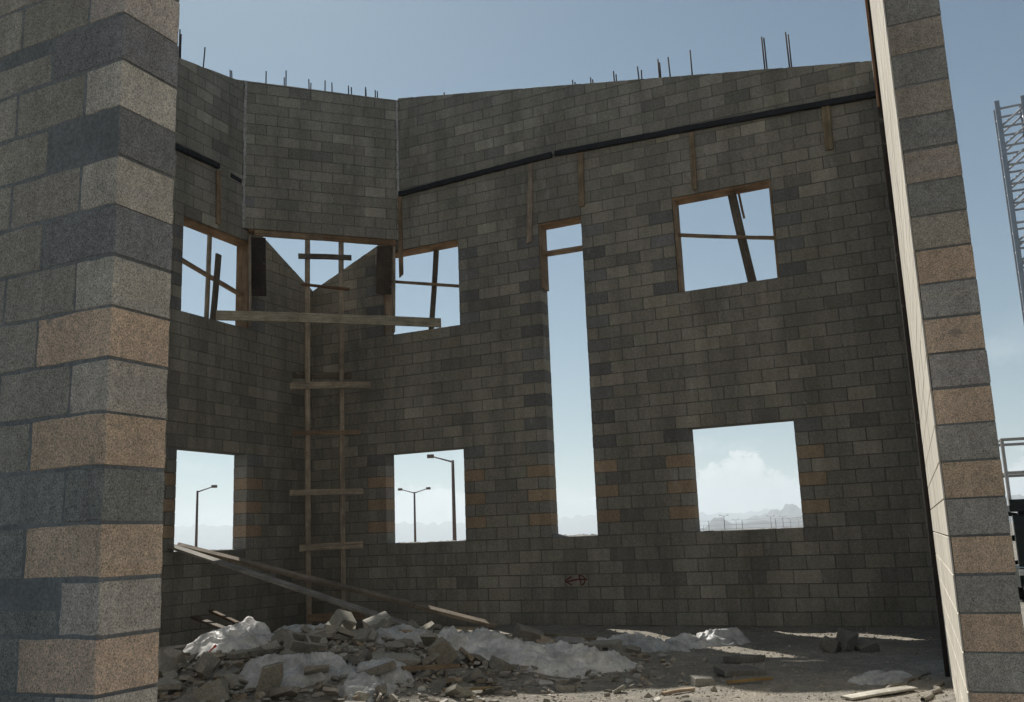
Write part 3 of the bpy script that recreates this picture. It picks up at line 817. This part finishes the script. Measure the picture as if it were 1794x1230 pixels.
for label, x, y, dz, k, rot in (('broken hollow block with open cells near the left of the rubble', -2.35, 9.75, .05, 0, (.5, .2, .6)), ('hollow block fragment below the leaning planks', -2.1, 11.3, .08, 1, (.9, -.3, 4.0)), ('broken hollow block right of the long white sheet', .95, 10.9, .02, 0, (1.4, .05, 2.7))):
    o = bpy.data.objects.new('hollow_block', HOL[k]); o.location = (x, y, H(x, y)+dz); o.rotation_euler = rot; o.color = (*vary((.3, .28, .235), rr, .12), 1)
    link(o); tag(o, label, 'block', 'broken hollow blocks in the rubble')
# fine debris: nobody could count it
def debris(name, n, area, size, mat, label, seed, mask=None):
    r = random.Random(seed); v, f = [], []
    base = [(1, 0, 0), (0, 1, 0), (-1, 0, 0), (0, -1, 0), (0, 0, 1), (0, 0, -1)]
    bf = [(0, 1, 4), (1, 2, 4), (2, 3, 4), (3, 0, 4), (1, 0, 5), (2, 1, 5), (3, 2, 5), (0, 3, 5)]
    for _ in range(n):
        x, y = r.uniform(area[0], area[1]), r.uniform(area[2], area[3])
        if mask and r.random() > mask(x, y): continue
        s_ = size[0]*(size[1]/size[0])**(r.random()**2.2)
        a = r.uniform(0, 6.28); ca, sa = math.cos(a), math.sin(a)
        sx, sy, sz = s_*r.uniform(.7, 1.5), s_*r.uniform(.6, 1.1), s_*r.uniform(.4, .9)
        z = H(x, y)+sz*.3; i0 = len(v)
        for (px, py, pz) in base:
            px, py, pz = px*sx+r.uniform(-.3, .3)*s_, py*sy+r.uniform(-.3, .3)*s_, pz*sz+r.uniform(-.2, .2)*s_
            v.append((x+px*ca-py*sa, y+px*sa+py*ca, z+pz))
        f += [tuple(i+i0 for i in q) for q in bf]
    o = link(bpy.data.objects.new(name, mesh_from(name, v, f, mat))); return tag(o, label, None, None, 'stuff')
debris('gravel', 10000, (-1.5, 5.2, 7.4, 14.5), (.005, .022), M_STONE, 'scattered gravel stones over the dirt floor', 5)
debris('gravel', 5000, (-5.5, 2, 7.6, 14.5), (.012, .055), M_STONE, 'small rubble crumbs between the broken blocks', 6,
       lambda x, y: min(1, .15+4*sum(a*math.exp(-((x-cx_)/sx)**2-((y-cy_)/sy)**2) for cx_, cy_, a, sx, sy in HEAP[:5])))

def fragments(n, seed):
    r = random.Random(seed); v, f, cols = [], [], []
    src = [([tuple(q.co) for q in me.vertices], [tuple(p.vertices) for p in me.polygons]) for me in CHUNKS]
    k = 0
    while k < n:
        x, y = r.uniform(-4.9, 1.6), r.uniform(7.7, 13.8)
        d = sum(a*math.exp(-((x-cx_)/(sx*1.15))**2-((y-cy_)/(sy*1.15))**2) for cx_, cy_, a, sx, sy in HEAP[:5])
        if r.random() > .03+d*4: continue
        if any(((x-a)/c)**2+((y-b_)/e)**2 < 1 for a, b_, c, e in KEEP) and r.random() < .9: continue
        mv_, mf_ = r.choice(src); sc = r.uniform(.14, .42)
        R = (Matrix.Rotation(r.uniform(0, 6.28), 3, 'Z') @ Matrix.Rotation(r.gauss(0, .6), 3, 'X'))
        i0 = len(v); o = Vector((x, y, H(x, y)+r.uniform(.0, .05)))
        v += [tuple(R @ Vector(q)*sc+o) for q in mv_]; f += [tuple(i+i0 for i in q) for q in mf_]
        c = vary(r.choice(((.34, .31, .26), (.25, .23, .19), (.3, .25, .19), (.42, .4, .36))), r, .15)
        cols += [c]*sum(len(q) for q in mf_); k += 1
    me = mesh_from('rubble_fragments', v, f, M_BLOCK_ATTR)
    me.color_attributes.new('Col', 'FLOAT_COLOR', 'CORNER').data.foreach_set('color', [z for c in cols for z in (*c, 1)])
    tag(link(bpy.data.objects.new('rubble_fragments', me)), 'countless small block fragments filling the rubble heap', None, None, 'stuff')
fragments(2200, 77)

# ------------------------------------------------------------------ crumpled plastic
def plastic(name, label, x0, y0, rx, ry, hgt, rot, seed, mat, cat='plastic sheet', amp=.10, fr=3.2, lobes=()):
    NR_, NA = 40, 112
    v, f = [], []
    ca, sa = math.cos(rot), math.sin(rot)
    for j in range(NR_+1):
        q = (j+.15)/(NR_+.15)
        for i in range(NA):
            ang = 2*math.pi*i/NA
            lim = .8+.34*noise.noise(Vector((math.cos(ang)*1.5+seed, math.sin(ang)*1.5, seed*.7)))+.12*noise.noise(Vector((math.cos(ang)*5+seed, math.sin(ang)*5, seed)))
            a, b_ = math.cos(ang)*q*lim, math.sin(ang)*q*lim
            X, Y = a*rx, b_*ry
            x, y = x0+X*ca-Y*sa, y0+X*sa+Y*ca
            P = Vector(((x*.75+y*.3)*fr+seed*3.1, (y*1.15-x*.35)*fr, seed))
            wv = noise.noise_vector(P*.6)
            def rg(p): return (1-min(1, abs(noise.noise(p))*2.4))
            r1, r2, r3, r4 = rg(P+wv*.9), rg(P*2.1+wv*1.6+Vector((7, 3, 1))), rg(P*4.3+wv*2), rg(P*8.5+wv*3)
            env = 1-q*q
            dome = hgt*env*(.6+.6*noise.noise(Vector((x*1.7+seed, y*1.7, 2))))
            for (lx, ly, lr, lh) in lobes: dome += lh*math.exp(-((a-lx)**2+(b_-ly)**2)/lr**2)*min(1, env*2)
            z = max(dome, 0)+amp*1.1*(.55*r1*r1+.42*r2*r2+.2*r3*r3+.06*r4)*min(1, 2.6*env)+.004
            if j == NR_: z = -.012
            hv = (noise.noise_vector(P*1.4)*.07+noise.noise_vector(P*4)*.02)*min(1, env*2)
            v.append((x-x0+hv.x, y-y0+hv.y, H(x, y)-H(x0, y0)+z))
    for j in range(NR_):
        for i in range(NA):
            k = (i+1) % NA; f.append((j*NA+i, (j+1)*NA+i, (j+1)*NA+k, j*NA+k))
    f.append(tuple(range(NA)))
    o = bpy.data.objects.new(name, mesh_from(name, v, f, mat, True)); o.location = (x0, y0, H(x0, y0)); link(o)
    return tag(o, label, cat, 'crumpled plastic in the rubble')
bag = plastic('plastic_bag', 'bright white crumpled plastic bag catching the sun at the left', -3.38, 10.85, .78, .58, .27, .5, 1.3, M_PLASTIC, 'plastic bag', .09, 2.6, [(.35, .2, .4, .16), (-.5, -.35, .35, .08)])
tg = board('red_print', Vector((-3.4, 10.38, H(-3.4, 10.38)+.04)), Vector((-3.34, 10.42, H(-3.34, 10.42)+.11)), .05, .006, (0, -1, .5), (.4, .03, .02), M_REDTAG, bow=0)
keep_world(tg, bag); tg['label'] = 'red printed patch on the bag'
plastic('plastic_sheet', 'bluish crumpled plastic film at the back of the rubble below the shoring', -2.75, 12.3, .95, .6, .26, .1, 2.7, M_PLASTIC_BLUE, amp=.1)
plastic('plastic_sheet', 'broad crumpled plastic film with block slabs on it in the lower left rubble', -2.1, 8.95, .62, .45, .15, .2, 3.9, M_PLASTIC_BLUE, amp=.1)
plastic('plastic_sheet', 'small rumpled plastic scrap low in the middle of the rubble', -1.42, 8.55, .33, .3, .1, .4, 5.2, M_PLASTIC_BLUE, amp=.08)
plastic('plastic_sheet', 'small domed plastic scrap beside the flat slab', -1.3, 9.0, .3, .28, .17, .3, 6.1, M_PLASTIC_BLUE, amp=.06)
plastic('plastic_sheet', 'grey plastic film over chunks behind the flat slab', -1.35, 10.6, .5, .4, .14, .2, 7.4, M_PLASTIC_BLUE, amp=.08)
plastic('plastic_sheet', 'large long white plastic sheet trailing to the right over the rubble', .15, 10.35, 1.35, .62, .17, -.22, 8.3, M_PLASTIC, amp=.1, fr=2.6, lobes=[(.45, -.1, .25, .08)])
plastic('plastic_sheet', 'white plastic sheet bunched against the tilted block', -.55, 10.75, .6, .5, .22, .1, 9.6, M_PLASTIC, amp=.11)
plastic('plastic_sheet', 'thin bluish plastic film lying behind the white sheet', 1.35, 11.9, .75, .5, .1, -.2, 10.4, M_PLASTIC_BLUE, amp=.09)
plastic('plastic_sheet', 'small sunlit crumple of white plastic behind the film', 1.35, 12.55, .42, .24, .12, -.1, 11.7, M_PLASTIC, amp=.07)
plastic('plastic_sheet', 'sunlit white plastic roll beside the dark plastic heap', 2.0, 12.15, .42, .24, .17, -.1, 12.2, M_PLASTIC, amp=.06)
plastic('plastic_sheet', 'dull plastic heap in the shade at the right end', 2.45, 12.2, .5, .3, .2, .15, 13.9, M_PLASTIC_BLUE, amp=.09)
plastic('plastic_sheet', 'flat dirty plastic film at the foot of the right foreground wall', 3.3, 9.0, .4, .3, .05, .5, 14.4, M_PLASTIC_BLUE, amp=.05)

# ------------------------------------------------------------------ loose boards and cable
def ground_board(label, x0, y0, z0, x1, y1, z1, w, t, col, name='loose_board'):
    o = board(name, (x0, y0, H(x0, y0)+z0), (x1, y1, H(x1, y1)+z1), w, t, (0, 0, 1), col)
    tag(o, label, 'board', 'loose boards on the ground')
ground_board('thin sunlit strip of wood at the back of the rubble', -1.5, 14.7, .12, -.55, 14.35, .1, .05, .025, W_NEW)
ground_board('second thin strip of wood lying just in front of the sunlit strip', -1.35, 14.3, .09, -.6, 14.0, .07, .06, .03, W_NEW)
ground_board('sunlit white stick jutting from behind the left foreground wall', -4.6, 12.1, .2, -3.7, 12.35, .2, .07, .03, (.5, .46, .4))
ground_board('dark timber leaning at the foot of the left wall', -5.1, 14.75, .42, -3.75, 13.2, .16, .1, .04, W_DARK)
ground_board('second dark timber leaning at the foot of the left wall', -4.85, 14.8, .5, -3.55, 13.3, .18, .07, .04, (.12, .085, .05))
ground_board('brown stick lying across the middle of the rubble', -1.15, 8.95, .1, -.65, 9.35, .12, .05, .04, W_BROWN)
ground_board('thin weathered stick behind the rubble near the right wall', .1, 13.9, .08, .95, 12.9, .05, .045, .025, (.25, .2, .12))
ground_board('orange brown stick on the dirt near the sunlit foreground', 1.85, 8.95, .02, 2.3, 9.1, .03, .035, .025, (.26, .17, .07))
ground_board('pale stick lying in the sunlit foreground dirt', 1.2, 8.6, .02, 1.5, 8.75, .02, .05, .025, (.34, .26, .19))
ground_board('whitish flat board in the sunlit dirt by the right foreground wall', 2.65, 8.1, .02, 3.3, 8.35, .02, .14, .02, (.45, .42, .36))
ground_board('two toned stick among crumbs at the front of the rubble', -.75, 8.65, .04, -.25, 8.85, .04, .04, .025, (.26, .19, .09))
def cable(label, pts, r_=.018):
    P = []
    for i in range(len(pts)-1):
        for k in range(8):
            q = k/8; x = pts[i][0]+(pts[i+1][0]-pts[i][0])*q; y = pts[i][1]+(pts[i+1][1]-pts[i][1])*q
            x += .03*math.sin(i*2+k*.7); P.append(Vector((x, y, H(x, y)+r_*.8)))
    v, f = [], []
    for i, p in enumerate(P):
        d = (P[min(i+1, len(P)-1)]-P[max(i-1, 0)]).normalized(); A = d.cross(Vector((0, 0, 1))).normalized(); B = A.cross(d)
        for k in range(6):
            a = k*math.pi/3; v.append(tuple(p+A*(r_*math.cos(a))+B*(r_*math.sin(a))))
    for i in range(len(P)-1):
        for k in range(6): f.append((i*6+k, i*6+(k+1) % 6, (i+1)*6+(k+1) % 6, (i+1)*6+k))
    o = link(bpy.data.objects.new('ground_cable', mesh_from('ground_cable', v, f, M_CABLE, True))); tag(o, label, 'cable', 'cables on the ground')
cable('dusty cable running along the dirt to the right foreground wall', [(2.9, 8.2), (3.3, 8.55), (3.6, 8.9), (3.85, 9.3)])
cable('second dusty cable nearer the camera at the wall foot', [(3.2, 7.9), (3.45, 8.2), (3.62, 8.5)], .022)

# ------------------------------------------------------------------ beyond the walls
def part(name, parent, v, f, mat, smooth=False):
    return link(bpy.data.objects.new(name, mesh_from(name, v, f, mat, smooth)), parent)
def box(x0, x1, y0, y1, z0, z1, c=.012):
    v, f = prism([(x0, z0), (x1, z0), (x1, z1), (x0, z1)], y1-y0, min(c, (y1-y0)*.2), y0); return v, f
def lamp(label, az, el_top, h, arms, w, group):
    d = (h-EYE)/math.tan(rad(el_top)); x, y = d*math.sin(rad(az)), d*math.cos(rad(az))
    root = thing('street_lamp', label, 'street lamp', (x, y, 0), 0, group)
    part('pole', root, *tube((0, 0, -.05), (0, 0, h), w*.62, w*.42, 8), M_POLE, True)
    part('base_plate', root, *box(-w, w, -w, w, 0.0, .12), M_POLE)
    for s_ in arms:
        ar = part('arm', root, *tube((0, 0, h-w*.5), (s_*h*.2, 0, h+h*.045), w*.25, w*.2, 6), M_POLE, True)
        hd = part('lamp_head', root, *box(s_*h*.2-h*.05 if s_ < 0 else s_*h*.2-h*.015, s_*h*.2+h*.015 if s_ < 0 else s_*h*.2+h*.05, -.16, .16, h+h*.03, h+h*.065), M_POLE)
LG = 'street lamps beyond the walls'
lamp('brown single arm street lamp seen through the lower left window', -19.03, 3.5, 6.5, (1,), .22, LG)
lamp('brown double arm street lamp seen through the middle lower window', -6.4, 3.1, 6.5, (1, -1), .21, LG)
lamp('tall brown single arm street lamp at the right of the middle lower window', -4.02, 4.95, 6.8, (-1,), .23, LG)
lamp('street lamp mostly hidden by the right side of the tall slot', 5.35, 1.62, 9.0, (-1, 1), .3, LG)
lamp('largest distant double arm lamp in the lower right window', 12.22, .93, 9.0, (1, -1), .34, LG)
lamp('distant short lamp at the left edge of the lower right window', 10.98, .42, 7.0, (1,), .3, LG)
lamp('thin faint distant lamp left of centre in the lower right window', 12.9, .68, 9.5, (1, -1), .22, LG)
lamp('distant double arm lamp right of centre in the lower right window', 14.9, .78, 9.0, (1, -1), .32, LG)
lamp('distant double arm lamp fourth from the left in the lower right window', 15.58, .74, 9.0, (1, -1), .3, LG)
lamp('faint distant lamp second from right in the lower right window', 16.0, .6, 9.0, (1, -1), .26, LG)
lamp('faint distant lamp at the right side of the lower right window', 16.45, .55, 9.0, (1, -1), .26, LG)
M_WIRE = plain('weathered_wire', (.5, .5, .5), .6, .3, .1)
# wire fence across the flat
fr_ = thing('wire_fence', 'low wire fence with thin posts crossing the flat beyond the lower right window', 'fence', (8, 62, 0))
for k in range(12):
    a, b_ = tube((k*2.2, 0, -.1), (k*2.2, 0, 2.15), .022, .022, 5); part('post', fr_, a, b_, M_WIRE)
for z in (.5, .95, 1.35, 1.6, 1.85, 2.15):
    a, b_ = tube((0, 0, z), (24.2, 0, z), .009, .009, 4); part('wire', fr_, a, b_, M_WIRE)

# scissor lift parked outside to the right
LX, LY = 18.0*math.sin(rad(27.55)), 18.0*math.cos(rad(27.55))
lift = thing('scissor_lift', 'dark scissor lift with pale guard rails parked right of the foreground wall', 'lift', (LX, LY, 0), -TH*.6)
Ld, Wd, dz_ = 2.6, 1.2, 1.66
part('chassis', lift, *box(0, Ld, 0, Wd, .3, .62), M_DARKPAINT)
part('side_stripe', lift, *box(-.01, Ld+.01, -.02, -.005, .5, .6, .002), M_WHITE)
part('deck', lift, *box(-.03, Ld+.03, -.03, Wd+.03, dz_-.1, dz_), M_DARKPAINT)
part('toe_board', lift, *box(-.02, Ld+.02, -.045, -.033, dz_-.02, dz_+.1, .002), M_DARKPAINT)
for k, (x, y) in enumerate(((.3, -.12), (Ld-.3, -.12), (.3, Wd+.12), (Ld-.3, Wd+.12))):
    a, b_ = tube((x, y-.1, .28), (x, y+.1, .28), .28, .28, 16); part('wheel', lift, a, b_, M_TYRE)
for y in (.12, Wd-.12):
    for lv in range(2):
        z0, z1 = .66+lv*.44, .66+(lv+1)*.44
        part('scissor_arm', lift, *tube((.15, y, z0), (Ld-.15, y, z1), .05, .05, 4), M_DARKPAINT)
        part('scissor_arm', lift, *tube((Ld-.15, y+.1, z0), (.15, y+.1, z1), .05, .05, 4), M_DARKPAINT)
part('engine_cowl', lift, *box(.02, Ld-.9, .02, .1, .64, 1.5), M_DARKPAINT)
part('hydraulic_cylinder', lift, *tube((.5, Wd/2, .7), (1.6, Wd/2, 1.5), .07, .07, 10), M_GREEN)
part('control_box', lift, *box(.35, .6, -.03, .015, .9, 1.35, .004), M_GREEN)
for x in (0, Ld/2, Ld):
    for y in (0, Wd): part('rail_post', lift, *tube((x, y, dz_), (x, y, dz_+1.12), .03, .03, 8), M_RAIL)
for z in (dz_+.55, dz_+1.12):
    for y in (0, Wd): part('guard_rail', lift, *tube((-.02, y, z), (Ld+.02, y, z), .028, .028, 8), M_RAIL)
    for x in (0, Ld): part('guard_rail', lift, *tube((x, 0, z), (x, Wd, z), .028, .028, 8), M_RAIL)
# lattice hoist mast
MX, MY = 24*math.sin(rad(29.62)), 24*math.cos(rad(29.62))
mast = thing('lattice_mast', 'grey steel lattice hoist mast rising at the right edge', 'mast', (MX, MY, 0), -TH)
MWID, MTOP = .56, 11.35
for (x, y) in ((0, 0), (MWID, 0), (0, MWID), (MWID, MWID)):
    part('chord', mast, *box(x-.055, x+.055, y-.055, y+.055, 0, MTOP), M_GALV)
rung = [mesh_from('rung', *tube((.04, 0, 0), (MWID-.04, 0, 0), .028, .028, 6), M_GALV), mesh_from('rung', *tube((0, .04, 0), (0, MWID-.04, 0), .028, .028, 6), M_GALV)]
diag = [mesh_from('diagonal', *tube((.04, 0, .04), (MWID-.04, 0, .4), .026, .026, 6), M_GALV), mesh_from('diagonal', *tube((0, .04, .04), (0, MWID-.04, .4), .026, .026, 6), M_GALV)]
lv = 0
z = MTOP-.2
while z > .5:
    for ax in (0, 1):
        for side in (0, 1):
            off = (0, side*MWID, z) if ax == 0 else (side*MWID, 0, z)
            for me in ((rung[ax], diag[ax]) if (lv % 6) else (rung[ax],)):
                o = bpy.data.objects.new(me.name.split('.')[0], me); o.location = off; link(o, mast)
    z -= .48; lv += 1

# ------------------------------------------------------------------ air
hz = bpy.data.materials.new('haze_air'); hz.use_nodes = True
hn = hz.node_tree.nodes
for n_ in list(hn): hn.remove(n_)
ho = hn.new('ShaderNodeOutputMaterial'); hv = hn.new('ShaderNodeVolumePrincipled')
hv.inputs['Color'].default_value = (.84, .93, 1.0, 1); hv.inputs['Density'].default_value = 2.0e-4
hv.inputs['Anisotropy'].default_value = 0.3
hz.node_tree.links.new(hv.outputs[0], ho.inputs['Volume'])
R_ = 10900
v = [(-R_, -R_, -1.5), (R_, -R_, -1.5), (R_, R_, -1.5), (-R_, R_, -1.5), (-R_, -R_, 420), (R_, -R_, 420), (R_, R_, 420), (-R_, R_, 420)]
f = [(3, 2, 1, 0), (4, 5, 6, 7), (0, 1, 5, 4), (1, 2, 6, 5), (2, 3, 7, 6), (3, 0, 4, 7)]
tag(link(bpy.data.objects.new('haze', mesh_from('haze', v, f, hz))), 'pale blue desert haze', None, None, 'stuff')
